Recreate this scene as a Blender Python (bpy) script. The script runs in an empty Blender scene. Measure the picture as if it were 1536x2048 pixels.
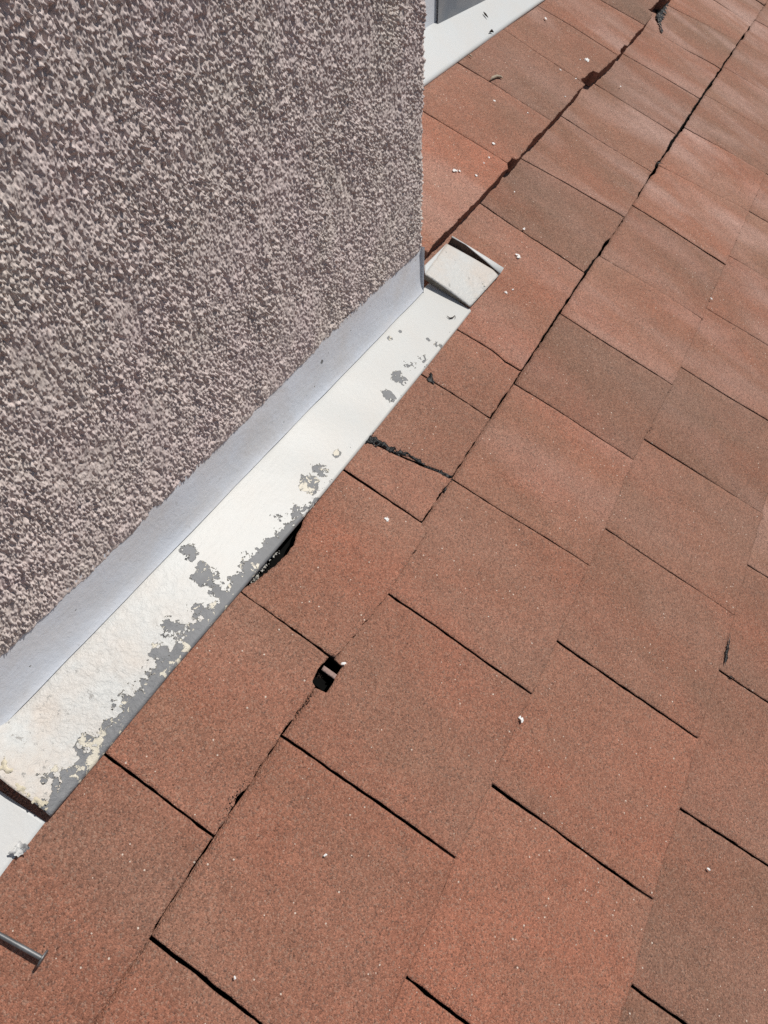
import bpy, math, random
import numpy as np
from mathutils import Matrix, Vector

random.seed(7)
rng = np.random.default_rng(11)
scene = bpy.context.scene
COL = scene.collection

# ------------------------------------------------------------------ frame of the roof slope
# Roof frame: x along the courses, y up the slope, z off the slope. The slope is pitched 25.7 degrees.
PITCH = math.radians(25.7)
W = Matrix.Rotation(PITCH, 4, 'X')
Wn = np.array(W.to_3x3())
UP = np.array([0.0, math.sin(PITCH), math.cos(PITCH)])        # plumb line in the roof frame
TAB, EXPO = 0.165, 0.17304                                    # tab width and exposure (m)

# ------------------------------------------------------------------ camera
RC = np.array([[0.4717, -0.8044, 0.3613], [-0.6629, -0.5936, -0.4562], [0.5814, -0.0243, -0.8132]])
u_, s_, v_ = np.linalg.svd(RC); RC = u_ @ v_
CAM = np.array([-0.03376, -0.11753, 0.60956])
FOC = 1544.7                                                  # focal length in pixels of a 2048 px high frame
cam_data = bpy.data.cameras.new('camera')
cam_data.sensor_fit = 'VERTICAL'
cam_data.sensor_height = 36.0
cam_data.sensor_width = 27.0
cam_data.lens = FOC / 2048 * 36.0
cam_data.clip_start = 0.01
cam_data.clip_end = 500.0
cam = bpy.data.objects.new('camera', cam_data)
COL.objects.link(cam)
rot = np.stack([RC[0], -RC[1], -RC[2]], axis=1)
m = Matrix([list(rot[i]) + [CAM[i]] for i in range(3)] + [[0, 0, 0, 1]])
cam.matrix_world = W @ m
scene.camera = cam

# ------------------------------------------------------------------ light
SUN = np.array([0.425, 0.02, 0.905]); SUN /= np.linalg.norm(SUN)   # towards the sun, roof frame
SUNW = Wn @ SUN
world = bpy.data.worlds.new('World')
scene.world = world
world.use_nodes = True
wn = world.node_tree
wn.nodes.clear()
sky = wn.nodes.new('ShaderNodeTexSky')
sky.sky_type = 'NISHITA'
sky.sun_disc = False
sky.sun_elevation = math.asin(SUNW[2])
sky.sun_rotation = math.atan2(SUNW[0], SUNW[1])
sky.air_density = 1.0
sky.dust_density = 0.6
bg = wn.nodes.new('ShaderNodeBackground')
bg.inputs['Strength'].default_value = 0.05
out = wn.nodes.new('ShaderNodeOutputWorld')
wn.links.new(sky.outputs[0], bg.inputs['Color'])
wn.links.new(bg.outputs[0], out.inputs['Surface'])
sun_data = bpy.data.lights.new('sun', 'SUN')
sun_data.energy = 3.5
sun_data.angle = math.radians(0.53)
sun_data.color = (1.0, 0.955, 0.89)
sun = bpy.data.objects.new('sun', sun_data)
COL.objects.link(sun)
sun.rotation_euler = Vector(SUNW).to_track_quat('Z', 'Y').to_euler()
scene.view_settings.view_transform = 'Standard'
scene.view_settings.look = 'None'
scene.view_settings.exposure = 0.0
scene.view_settings.gamma = 1.0
scene.view_settings.use_curve_mapping = False
scene.render.engine = 'CYCLES'
scene.cycles.use_denoising = False
scene.cycles.max_bounces = 6

# ------------------------------------------------------------------ helpers
def at(px, py, z=0.003):
    """The point of the slope, z above it, where the sight line of a photograph pixel meets it."""
    d = RC.T @ np.array([(px - 768) / FOC, (py - 1024) / FOC, 1.0])
    return CAM + (z - CAM[2]) / d[2] * d


def on_plane(px, py, p0, n):
    d = RC.T @ np.array([(px - 768) / FOC, (py - 1024) / FOC, 1.0])
    return CAM + ((p0 - CAM) @ n) / (d @ n) * d


def tag(o, label=None, cat=None, group=None, kind=None):
    for k, v in (('label', label), ('category', cat), ('group', group), ('kind', kind)):
        if v:
            o[k] = v
    return o


def mesh_object(name, verts, faces, material, parent=None, base=(0, 0, 0), smooth=True, attrs=None):
    """One mesh object. verts in the roof frame; a top-level one gets its origin at base and the slope's tilt."""
    verts = np.asarray(verts, float) - np.asarray(base, float)
    me = bpy.data.meshes.new(name)
    if isinstance(faces, np.ndarray):
        nf, k = faces.shape
        me.vertices.add(len(verts)); me.vertices.foreach_set('co', verts.astype(np.float32).ravel())
        me.loops.add(nf * k); me.loops.foreach_set('vertex_index', faces.astype(np.int32).ravel())
        me.polygons.add(nf)
        me.polygons.foreach_set('loop_start', np.arange(0, nf * k, k, dtype=np.int32))
        me.polygons.foreach_set('loop_total', np.full(nf, k, np.int32))
        me.update(calc_edges=True)
    else:
        me.from_pydata([tuple(v) for v in verts], [], [tuple(f) for f in faces])
    me.validate()
    if smooth:
        me.polygons.foreach_set('use_smooth', np.ones(len(me.polygons), bool))
    if attrs:
        for k, a in attrs.items():
            at_ = me.attributes.new(k, 'FLOAT', 'POINT')
            at_.data.foreach_set('value', np.asarray(a, np.float32).ravel())
    me.materials.append(material)
    o = bpy.data.objects.new(name, me)
    COL.objects.link(o)
    if parent is not None:
        o.parent = parent
    else:
        o.matrix_world = W @ Matrix.Translation(Vector(base))
    return o


def empty(name, base=(0, 0, 0)):
    o = bpy.data.objects.new(name, None)
    COL.objects.link(o)
    o.empty_display_size = 0.02
    o.matrix_world = W @ Matrix.Translation(Vector(base))
    return o


def blur(a, sx, sy=None):
    """Gaussian blur by FFT (wraps round), sigma in cells."""
    sy = sx if sy is None else sy
    fy = np.fft.fftfreq(a.shape[0])[:, None]; fx = np.fft.rfftfreq(a.shape[1])[None]
    g = np.exp(-2 * math.pi ** 2 * ((fx * sx) ** 2 + (fy * sy) ** 2))
    return np.fft.irfft2(np.fft.rfft2(a) * g, a.shape)


def unit(a):
    return (a - a.mean()) / a.std()


def smoothstep(e0, e1, x):
    t = np.clip((x - e0) / (e1 - e0), 0, 1)
    return t * t * (3 - 2 * t)


class Noise1:
    """Smooth 1-D noise for edges."""
    def __init__(self, step, seed):
        self.step = step
        self.v = np.random.default_rng(seed).normal(size=4096)

    def __call__(self, x):
        q = np.asarray(x, float) / self.step + 1500
        i = np.floor(q).astype(int); f = q - i; f = f * f * (3 - 2 * f)
        return self.v[i % 4096] * (1 - f) + self.v[(i + 1) % 4096] * f


def grid_faces(nu, nv):
    i = np.arange(nu - 1)[:, None] * nv + np.arange(nv - 1)[None]
    return np.stack([i, i + nv, i + nv + 1, i + 1], -1).reshape(-1, 4)


def slab(top, th, layers=1, jitter=0.0, seed=0):
    """Solid from a grid of top points (nu, nv, 3): the top, a skirt of thickness th (with ragged layers) and a bottom.
    Returns verts, faces (quads)."""
    nu, nv = top.shape[:2]
    V = [top.reshape(-1, 3)]
    F = [grid_faces(nu, nv)]
    ring = [i * nv for i in range(nu)] + [(nu - 1) * nv + j for j in range(1, nv)] + \
           [i * nv + nv - 1 for i in range(nu - 2, -1, -1)] + [j for j in range(nv - 2, 0, -1)]
    ring = np.array(ring)
    rp = V[0][ring]
    c = V[0].mean(0)
    inward = c - rp; inward[:, 2] = 0
    inward /= np.linalg.norm(inward, axis=1)[:, None] + 1e-9
    r = np.random.default_rng(int(seed * 100) % 99991)
    prev = ring
    n0 = len(V[0])
    for k in range(1, layers + 1):
        q = rp.copy()
        q[:, 2] -= th * k / layers
        if jitter:
            q += inward * (jitter * np.abs(r.normal(size=len(rp))))[:, None]
        V.append(q)
        idx = n0 + np.arange(len(ring)); n0 += len(ring)
        F.append(np.stack([prev, np.roll(prev, -1), np.roll(idx, -1), idx], -1)[:, ::-1])
        prev = idx
    bot = top.reshape(-1, 3).copy(); bot[:, 2] -= th
    if jitter:
        bot[ring] = V[-1]
    V.append(bot)
    F.append(grid_faces(nu, nv)[:, ::-1] + n0)
    return np.concatenate(V), np.concatenate(F)


# ------------------------------------------------------------------ materials
def new_mat(name):
    mt = bpy.data.materials.new(name)
    mt.use_nodes = True
    nt = mt.node_tree
    b = nt.nodes['Principled BSDF']
    return mt, nt, b


def N(nt, typ, **kw):
    n = nt.nodes.new(typ)
    for k, v in kw.items():
        if hasattr(n, k):
            setattr(n, k, v)
        else:
            n.inputs[k.replace('_', ' ')].default_value = v
    return n


def L(nt, a, b):
    nt.links.new(a, b)


def math_node(nt, op, a, b=None, clamp=False):
    n = nt.nodes.new('ShaderNodeMath'); n.operation = op; n.use_clamp = clamp
    for i, x in enumerate((a, b)):
        if x is None:
            continue
        if isinstance(x, (int, float)):
            n.inputs[i].default_value = x
        else:
            nt.links.new(x, n.inputs[i])
    return n.outputs[0]


def ramp(nt, fac, stops, interp='LINEAR'):
    n = nt.nodes.new('ShaderNodeValToRGB')
    n.color_ramp.interpolation = interp
    el = n.color_ramp.elements
    while len(el) < len(stops):
        el.new(0.5)
    for e, (p, c) in zip(el, stops):
        e.position = p
        e.color = (c, c, c, 1) if isinstance(c, (int, float)) else (*c, 1)
    nt.links.new(fac, n.inputs[0])
    return n.outputs[0]


def mix(nt, fac, a, b, blend='MIX'):
    n = nt.nodes.new('ShaderNodeMix'); n.data_type = 'RGBA'; n.blend_type = blend
    for sock, x in ((n.inputs[0], fac), (n.inputs[6], a), (n.inputs[7], b)):
        if isinstance(x, (int, float)):
            sock.default_value = x
        elif isinstance(x, tuple):
            sock.default_value = (*x, 1)
        else:
            nt.links.new(x, sock)
    return n.outputs[2]


def coords(nt, scale=(1, 1, 1)):
    tc = nt.nodes.new('ShaderNodeTexCoord')
    mp = nt.nodes.new('ShaderNodeMapping')
    mp.inputs['Scale'].default_value = scale
    nt.links.new(tc.outputs['Object'], mp.inputs['Vector'])
    return mp.outputs['Vector']


def noise(nt, vec, scale, detail=2.0, rough=0.5, dist=0.0):
    n = nt.nodes.new('ShaderNodeTexNoise')
    n.inputs['Scale'].default_value = scale
    n.inputs['Detail'].default_value = detail
    n.inputs['Roughness'].default_value = rough
    n.inputs['Distortion'].default_value = dist
    nt.links.new(vec, n.inputs['Vector'])
    return n.outputs['Fac']


def voronoi(nt, vec, scale, feature='F1'):
    n = nt.nodes.new('ShaderNodeTexVoronoi')
    n.feature = feature
    n.inputs['Scale'].default_value = scale
    nt.links.new(vec, n.inputs['Vector'])
    return n


def bump(nt, bsdf, height, strength, distance, normal=None):
    n = nt.nodes.new('ShaderNodeBump')
    n.inputs['Strength'].default_value = strength
    n.inputs['Distance'].default_value = distance
    nt.links.new(height, n.inputs['Height'])
    if normal is not None:
        nt.links.new(normal, n.inputs['Normal'])
    if bsdf is not None:
        nt.links.new(n.outputs[0], bsdf.inputs['Normal'])
    return n.outputs[0]


def shingle_material():
    """Painted mineral granules. Object colour: R = how brown, G = lightness, B = strength of the pale streaks."""
    mt, nt, b = new_mat('shingle_granules')
    v = coords(nt)
    vs = coords(nt, (1.0, 0.42, 1.0))
    oi = nt.nodes.new('ShaderNodeObjectInfo')
    sep = nt.nodes.new('ShaderNodeSeparateColor')
    L(nt, oi.outputs['Color'], sep.inputs[0])
    big = noise(nt, vs, 11.0, 4.0, 0.55, 0.3)
    brown = math_node(nt, 'ADD', sep.outputs[0], math_node(nt, 'MULTIPLY', math_node(nt, 'SUBTRACT', big, 0.5), 1.7), clamp=True)
    col = mix(nt, brown, (0.376, 0.153, 0.096), (0.250, 0.145, 0.098))
    tan = noise(nt, coords(nt, (1.0, 0.6, 1.0)), 6.5, 3.0, 0.5, 0.4)
    col = mix(nt, ramp(nt, tan, [(0.46, 0.0), (0.72, 0.7)]), col, (0.352, 0.188, 0.130))
    # pale streaks down the slope: bands of reflected light painted in, and some wear
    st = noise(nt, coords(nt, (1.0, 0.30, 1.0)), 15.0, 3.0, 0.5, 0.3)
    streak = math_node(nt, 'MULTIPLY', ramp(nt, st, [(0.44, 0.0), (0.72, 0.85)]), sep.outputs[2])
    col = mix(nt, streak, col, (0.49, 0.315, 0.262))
    mid = noise(nt, v, 45.0, 4.0, 0.6)
    col = mix(nt, 1.0, col, ramp(nt, mid, [(0.25, 0.90), (0.75, 1.10)]), 'MULTIPLY')
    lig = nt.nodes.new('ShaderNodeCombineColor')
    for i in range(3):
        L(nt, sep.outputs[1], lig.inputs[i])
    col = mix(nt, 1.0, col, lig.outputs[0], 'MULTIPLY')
    # granules: each its own shade
    gr = voronoi(nt, v, 880.0)
    sg = nt.nodes.new('ShaderNodeSeparateColor'); L(nt, gr.outputs['Color'], sg.inputs[0])
    col = mix(nt, 1.0, col, ramp(nt, sg.outputs[0], [(0.0, 0.62), (0.16, 0.84), (0.5, 1.0), (0.85, 1.16), (1.0, 1.4)]), 'MULTIPLY')
    col = mix(nt, math_node(nt, 'MULTIPLY', math_node(nt, 'GREATER_THAN', sg.outputs[1], 0.87), 0.42), col, (0.44, 0.29, 0.215))
    col = mix(nt, math_node(nt, 'MULTIPLY', math_node(nt, 'LESS_THAN', sg.outputs[2], 0.10), 0.40), col, (0.10, 0.075, 0.065))
    fine = noise(nt, v, 640.0, 3.0, 0.7)
    pits = ramp(nt, fine, [(0.31, 0.26), (0.41, 1.0)])
    col = mix(nt, 1.0, col, pits, 'MULTIPLY')
    # sparse pale grains
    sp = voronoi(nt, v, 430.0)
    s2 = nt.nodes.new('ShaderNodeSeparateColor'); L(nt, sp.outputs['Color'], s2.inputs[0])
    pale = math_node(nt, 'MULTIPLY', math_node(nt, 'GREATER_THAN', s2.outputs[1], 0.968), math_node(nt, 'LESS_THAN', sp.outputs['Distance'], math_node(nt, 'MULTIPLY', s2.outputs[2], 0.34)))
    col = mix(nt, pale, col, (0.72, 0.60, 0.50))
    L(nt, col, b.inputs['Base Color'])
    b.inputs['Roughness'].default_value = 0.82
    b.inputs['Specular IOR Level'].default_value = 0.35
    hgt = math_node(nt, 'ADD', math_node(nt, 'MULTIPLY', fine, 1.3), math_node(nt, 'MULTIPLY', gr.outputs['Distance'], -0.6))
    n1 = bump(nt, None, mid, 0.35, 0.002)
    bump(nt, b, hgt, 0.8, 0.0012, n1)
    return mt


def plain_material(name, col, rough=0.8, spec=0.4, nscale=60.0, var=0.25, bscale=0.0, bstr=0.4, bdist=0.001, metallic=0.0):
    mt, nt, b = new_mat(name)
    v = coords(nt)
    f = noise(nt, v, nscale, 4.0, 0.6)
    c = mix(nt, 1.0, col, ramp(nt, f, [(0.25, 1 - var), (0.75, 1 + var)]), 'MULTIPLY')
    L(nt, c, b.inputs['Base Color'])
    b.inputs['Roughness'].default_value = rough
    b.inputs['Specular IOR Level'].default_value = spec
    b.inputs['Metallic'].default_value = metallic
    if bscale:
        bump(nt, b, noise(nt, v, bscale, 4.0, 0.6), bstr, bdist)
    return mt


def stucco_material():
    mt, nt, b = new_mat('dashed_stucco')
    v = coords(nt)
    n1 = noise(nt, v, 14.0, 4.0, 0.6, 0.4)
    c = mix(nt, ramp(nt, n1, [(0.35, 0.0), (0.68, 1.0)]), (0.64, 0.54, 0.52), (0.62, 0.545, 0.50))
    g = noise(nt, v, 300.0, 3.0, 0.65)
    c = mix(nt, 1.0, c, ramp(nt, g, [(0.25, 0.70), (0.75, 1.28)]), 'MULTIPLY')
    L(nt, c, b.inputs['Base Color'])
    b.inputs['Roughness'].default_value = 0.9
    b.inputs['Specular IOR Level'].default_value = 0.25
    bump(nt, b, noise(nt, v, 900.0, 3.0, 0.6), 0.5, 0.0006)
    return mt


def paint_material(name, white=(0.60, 0.605, 0.585), peeling=True):
    """White paint on galvanised sheet; where the point attribute 'peel' is high it has flaked to primer and bare zinc."""
    mt, nt, b = new_mat(name)
    v = coords(nt)
    warm = noise(nt, v, 22.0, 4.0, 0.6)
    at_w = nt.nodes.new('ShaderNodeAttribute'); at_w.attribute_name = 'rough'
    wf = math_node(nt, 'MULTIPLY', ramp(nt, warm, [(0.40, 0.0), (0.65, 1.0)]), math_node(nt, 'ADD', math_node(nt, 'MULTIPLY', at_w.outputs['Fac'], 0.8), 0.2), clamp=True)
    c = mix(nt, wf, white, (0.62, 0.555, 0.49))
    at_r = nt.nodes.new('ShaderNodeAttribute'); at_r.attribute_name = 'rough'
    lumps = noise(nt, v, 170.0, 4.0, 0.62, 0.3)
    brush = noise(nt, coords(nt, (0.10, 1.0, 1.0)), 260.0, 1.0, 0.5)
    speck = noise(nt, v, 120.0, 4.0, 0.75)
    speck = math_node(nt, 'ADD', speck, math_node(nt, 'MULTIPLY', at_r.outputs['Fac'], 0.055))
    spf = math_node(nt, 'MULTIPLY', ramp(nt, speck, [(0.665, 0.0), (0.70, 1.0)]), math_node(nt, 'ADD', math_node(nt, 'MULTIPLY', at_r.outputs['Fac'], 0.75), 0.18))
    c = mix(nt, spf, c, (0.34, 0.33, 0.31))
    if peeling:
        at_p = nt.nodes.new('ShaderNodeAttribute'); at_p.attribute_name = 'peel'
        e1 = noise(nt, v, 52.0, 5.0, 0.62, 0.5)
        e2 = noise(nt, v, 210.0, 3.0, 0.6)
        s = math_node(nt, 'ADD', math_node(nt, 'MULTIPLY', e1, 0.42), math_node(nt, 'MULTIPLY', e2, 0.58))
        s = math_node(nt, 'ADD', s, math_node(nt, 'SUBTRACT', at_p.outputs['Fac'], 0.5))
        prim = ramp(nt, s, [(0.548, 0.0), (0.556, 1.0)])
        bare = ramp(nt, s, [(0.558, 0.0), (0.568, 1.0)])
        # patches of cream primer survive inside the bare places
        keep = noise(nt, v, 150.0, 4.0, 0.65, 0.4)
        zone = noise(nt, v, 24.0, 2.0, 0.5)
        kf = math_node(nt, 'GREATER_THAN', math_node(nt, 'ADD', keep, math_node(nt, 'MULTIPLY', math_node(nt, 'SUBTRACT', zone, 0.5), 0.9)), math_node(nt, 'SUBTRACT', 0.66, math_node(nt, 'MULTIPLY', at_r.outputs['Fac'], 0.11)))
        bare = math_node(nt, 'MULTIPLY', bare, math_node(nt, 'SUBTRACT', 1.0, kf))
        zincn = noise(nt, v, 60.0, 4.0, 0.7)
        zinc = mix(nt, zincn, (0.14, 0.145, 0.152), (0.27, 0.275, 0.283))
        c = mix(nt, prim, c, (0.64, 0.595, 0.49))
        c = mix(nt, bare, c, zinc)
        L(nt, ramp(nt, bare, [(0.0, 0.42), (1.0, 0.55)]), b.inputs['Roughness'])
        h = math_node(nt, 'MULTIPLY', math_node(nt, 'ADD', prim, bare), -0.5)
        n0 = bump(nt, None, h, 1.0, 0.0014)
    else:
        b.inputs['Roughness'].default_value = 0.45
        n0 = None
    L(nt, c, b.inputs['Base Color'])
    b.inputs['Specular IOR Level'].default_value = 0.3
    n1 = bump(nt, None, brush, 0.25, 0.0005, n0)
    hl = math_node(nt, 'MULTIPLY', lumps, math_node(nt, 'ADD', at_r.outputs['Fac'], 0.12))
    bump(nt, b, hl, 0.6, 0.0032, n1)
    return mt


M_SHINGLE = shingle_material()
M_FELT = plain_material('roofing_felt', (0.005, 0.005, 0.005), 0.95, 0.1, 80, 0.4)
M_STUCCO = stucco_material()
M_PAINT = paint_material('peeling_white_paint')
M_PAINT2 = paint_material('sound_white_paint', (0.61, 0.63, 0.63), peeling=False)
M_LEG = paint_material('grey_white_paint', (0.70, 0.735, 0.80))
M_SHEET = paint_material('blue_grey_sheet', (0.20, 0.22, 0.25), peeling=False)
M_TAR = plain_material('roof_tar', (0.006, 0.006, 0.0065), 0.5, 0.3, 90, 0.4, 200.0, 0.5, 0.0012)
M_STEEL = plain_material('nail_steel', (0.17, 0.175, 0.18), 0.5, 0.5, 120, 0.3, 500.0, 0.3, 0.0004, metallic=0.55)
M_DROP = plain_material('dried_white_paint', (0.82, 0.82, 0.80), 0.5, 0.4, 300, 0.06)
M_GRIT = plain_material('pale_grit', (0.62, 0.60, 0.55), 0.9, 0.2, 500, 0.4)
M_TWIG = plain_material('dry_wood', (0.40, 0.33, 0.25), 0.85, 0.2, 400, 0.5)
M_DARKTWIG = plain_material('dark_bark', (0.05, 0.04, 0.035), 0.9, 0.2, 400, 0.4)
M_EDGE = plain_material('asphalt_cut_edge', (0.030, 0.019, 0.015), 0.9, 0.2, 300, 0.5)
M_RISER = plain_material('weathered_shingle_edge', (0.23, 0.115, 0.085), 0.9, 0.2, 160, 0.5, 500.0, 0.8, 0.002)
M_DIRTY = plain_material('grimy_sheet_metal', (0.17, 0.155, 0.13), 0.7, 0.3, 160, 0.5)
M_CRUST = plain_material('old_cream_paint', (0.62, 0.56, 0.43), 0.7, 0.3, 200, 0.2, 400.0, 0.6, 0.001)
M_SLIVER = plain_material('pale_shingle_sliver', (0.36, 0.25, 0.22), 0.9, 0.2, 400, 0.3, 700.0, 0.5, 0.001)  # coloured paler than the tabs around it

def blob(name, pts_px, z, height, material, parent=None, base=(0, 0, 0), seed=0, cell=.0011, rag=.35, label=None):
    """Low lumpy smear: rows of stamped discs along a polyline (px, py, radius in mm), meshed as a height field."""
    P2 = [(*at(a, b, z)[:2], r_ * .001) for a, b, r_ in pts_px]
    dense = []
    for (x0, y0, r0), (x1, y1, r1) in zip(P2[:-1], P2[1:]):
        n = max(2, int(np.hypot(x1 - x0, y1 - y0) / .001))
        for k in range(n):
            t = k / n
            dense.append((x0 + (x1 - x0) * t, y0 + (y1 - y0) * t, r0 + (r1 - r0) * t))
    dense.append(P2[-1])
    D = np.array(dense)
    mr = D[:, 2].max() * 1.6 + cell * 2
    gx = np.arange(D[:, 0].min() - mr, D[:, 0].max() + mr, cell); gy = np.arange(D[:, 1].min() - mr, D[:, 1].max() + mr, cell)
    r = np.random.default_rng(int(seed * 100) % 99991)
    n1 = unit(blur(r.normal(size=(len(gx), len(gy))), 1.6)); n2 = unit(blur(r.normal(size=(len(gx), len(gy))), .7))
    XX, YY = np.meshgrid(gx, gy, indexing='ij')
    d = np.min((np.hypot(XX[..., None] - D[:, 0], YY[..., None] - D[:, 1]) / D[:, 2]), -1)
    f = 1 - d + rag * n1 + .12 * n2
    Hh = height * (np.clip(f, -.3, 1.0)) + height * .12 * n2 * (f > 0)
    keep = f > -.05
    idx = -np.ones(f.shape, int); idx[keep] = np.arange(keep.sum())
    V = np.stack([XX[keep], YY[keep], z + Hh[keep]], -1)
    q = np.stack([idx[:-1, :-1], idx[1:, :-1], idx[1:, 1:], idx[:-1, 1:]], -1).reshape(-1, 4)
    q = q[(q >= 0).all(1)]
    if len(q) == 0:
        return None
    o = mesh_object(name, V, q, material, parent, base=base)
    if label:
        o['label'] = label
    return o


# ------------------------------------------------------------------ roof: felt-covered deck carrying the shingles
roof = mesh_object('roof', [(-1.6, -2.2, -.022), (4.5, -2.2, -.022), (4.5, 1.6, -.022), (-1.6, 1.6, -.022),
                            (-1.6, -2.2, -.04), (4.5, -2.2, -.04), (4.5, 1.6, -.04), (-1.6, 1.6, -.04)],
                   [(0, 1, 2, 3), (7, 6, 5, 4), (0, 4, 5, 1), (1, 5, 6, 2), (2, 6, 7, 3), (3, 7, 4, 0)], M_FELT, smooth=False)
tag(roof, 'pitched roof of worn red brown asphalt shingles below the stucco chimney', 'roof', kind='structure')

edge_a = Noise1(0.0021, 1); edge_b = Noise1(0.0068, 2); wav_a = Noise1(0.055, 3); wav_b = Noise1(0.071, 4)
but_a = Noise1(0.0028, 5); but_b = Noise1(0.012, 6); gapn = Noise1(0.014, 8)


def poly(pts, s):
    pts = np.asarray(pts)
    d = np.r_[0, np.cumsum(np.linalg.norm(np.diff(pts, axis=0), axis=1))]; d /= d[-1]
    return np.stack([np.interp(s, d, pts[:, k]) for k in range(2)], -1)


def shingle(left, right, z_top, z_butt, th, gl=(.0022, .0022), gr=(.0022, .0022), tuck=0.02, butt=None, top=None,
            color=(0.3, 1.0, 0.3), layers=1, jit=0.0, seed=0, nx=26, ny=26, lift=0.0, edge_mat=None, top_lin=None):
    """One tab between two slots. left / right: slot centre lines from the upper end to the butt; gl / gr: slot widths
    (upper end, butt). tuck: how far it runs on under the course above. butt(x), top(x): extra set-back of the edges."""
    s = np.linspace(0, 1, ny)
    a = poly(left, s); b = poly(right, s)
    gl = [0.86 * g for g in gl]; gr = [0.86 * g for g in gr]
    wl = np.interp(s, [0, 1], gl) * (0.5 + 0.10 * edge_b(s * .17 + seed)) + 0.00022 * edge_a(s * .17 + seed * 3.1)
    wr = np.interp(s, [0, 1], gr) * (0.5 + 0.10 * edge_b(s * .17 + seed + 9)) + 0.00022 * edge_a(s * .17 + seed * 1.7)
    a[:, 0] += np.maximum(wl, 0.00012); b[:, 0] -= np.maximum(wr, 0.00012)
    r = np.linspace(0, 1, nx)
    G = a[None] * (1 - r)[:, None, None] + b[None] * r[:, None, None]          # (nx, ny, 2)
    X = G[..., 0]; Y = G[..., 1]
    xb = X[:, -1]
    db = 0.0004 * but_a(xb + seed) + 0.0006 * but_b(xb + seed)
    if butt is not None:
        db = db + butt(xb)
    Y = Y + db[:, None] * np.clip((s - 0.80) / 0.20, 0, 1)[None] ** 2
    if top is not None:
        Y = Y - top(X[:, 0])[:, None] * np.clip((0.30 - s) / 0.30, 0, 1)[None] ** 2
    if top_lin is not None:
        Y = Y - top_lin(X[:, 0])[:, None] * (1 - s)[None]
    Z = z_top + (z_butt - z_top) * s[None] + 0.0006 * wav_a(X * 1.3 + Y * .7 + seed) * (0.4 + 0.6 * s[None]) + 0.0005 * wav_b(Y - X * .4)
    Z = Z + lift * (s[None] ** 6) * (r[:, None] * 2 - 1)
    # edges roll over a little
    rim = np.ones_like(Z)
    rim[0] = rim[-1] = 0; rim[:, -1] = 0
    Z = Z - 0.0005 * (1 - rim)
    Y[:, -2] = Y[:, -1] * .72 + Y[:, -2] * .28
    X[1] = X[0] * .75 + X[1] * .25; X[-2] = X[-1] * .75 + X[-2] * .25
    P_ = np.stack([X, Y, Z], -1)
    if tuck:
        e = P_[:, :1].copy(); e[..., 1] += tuck; e[..., 2] = z_top - 0.0012
        P_ = np.concatenate([e, P_], 1)
    V, F = slab(P_, th, layers, jit, seed)
    o = mesh_object('shingle', V, F, M_SHINGLE, roof)
    nt_ = (P_.shape[0] - 1) * (P_.shape[1] - 1)
    o.data.materials.append(edge_mat or M_EDGE)
    mi = np.ones(len(F), np.int32); mi[:nt_] = 0
    o.data.polygons.foreach_set('material_index', mi)
    sm = np.ones(len(F), bool); sm[nt_:] = False
    o.data.polygons.foreach_set('use_smooth', sm)
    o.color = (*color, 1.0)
    return o


def course(row, slots, zt, zb, th, colors, special=None, **kw):
    """slots: list of (top point, [middle points], butt point) in the roof frame, in order along x, with their widths."""
    made = []
    for i in range(len(slots) - 1):
        (pl, wl), (pr, wr) = slots[i], slots[i + 1]
        c = colors(row, i, 0.5 * (pl[-1][0] + pr[-1][0]))
        k = dict(kw)
        for key in ('butt', 'top', 'tuck', 'lift'):
            if key in k and callable(k[key]) and key in ('tuck', 'lift'):
                k[key] = k[key](i, pl[-1][0])
        k.update((special or {}).get(i, {}))
        made.append(shingle(pl, pr, zt, zb, th, wl, wr, color=c, seed=row * 37 + i * 1.37 + 50, **k))
    return made


def line_y(n):
    """Height up the slope of butt line n."""
    return -n * EXPO


def slot_px(pts, w, z=0.003):
    return ([at(x, y, z)[:2] for x, y in pts], w)


def slot_u(ut, ub, n, w):
    """A slot where the photograph shows none closely: from butt line n to n + 1 at tab positions ut, ub."""
    return ([np.array([ut * TAB, line_y(n)]), np.array([ub * TAB, line_y(n + 1)])], w)


def slot_ext(p, q, n, w, z=0.003):
    """A slot seen only in part: from p through q on to butt line n + 1."""
    a, b = at(*p, z)[:2], at(*q, z)[:2]
    d = (b - a) / (b[1] - a[1])
    return ([a, a + d * (line_y(n + 1) - a[1])], w)


def snap(slots, n):
    """Upper ends to butt line n, butts a hair below line n + 1, so neighbouring tabs line up without being too true."""
    res = []
    for pts, w in slots:
        pts = [np.array(p) for p in pts]
        a, b = pts[0], pts[-1]
        d = (b - a) / (b[1] - a[1])
        top = a + d * (line_y(n) + .002 - a[1])
        low = b + d * ((line_y(n + 1) * .45 + b[1] * .55) - b[1])
        res.append(([top] + pts[1:-1] + [low], w))
    return res


tone_rng = random.Random(5)
TONES = {}


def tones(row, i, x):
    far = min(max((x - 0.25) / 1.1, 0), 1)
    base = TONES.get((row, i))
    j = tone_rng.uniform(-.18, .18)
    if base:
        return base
    return (0.20 + 0.30 * far + j, tone_rng.uniform(.94, 1.06) + .07 * far, 0.22 + 0.70 * far)  # far tabs lighter and more streaked: grazing sheen and reflected bands put into the tint


w0 = (.0024, .0024)
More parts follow.
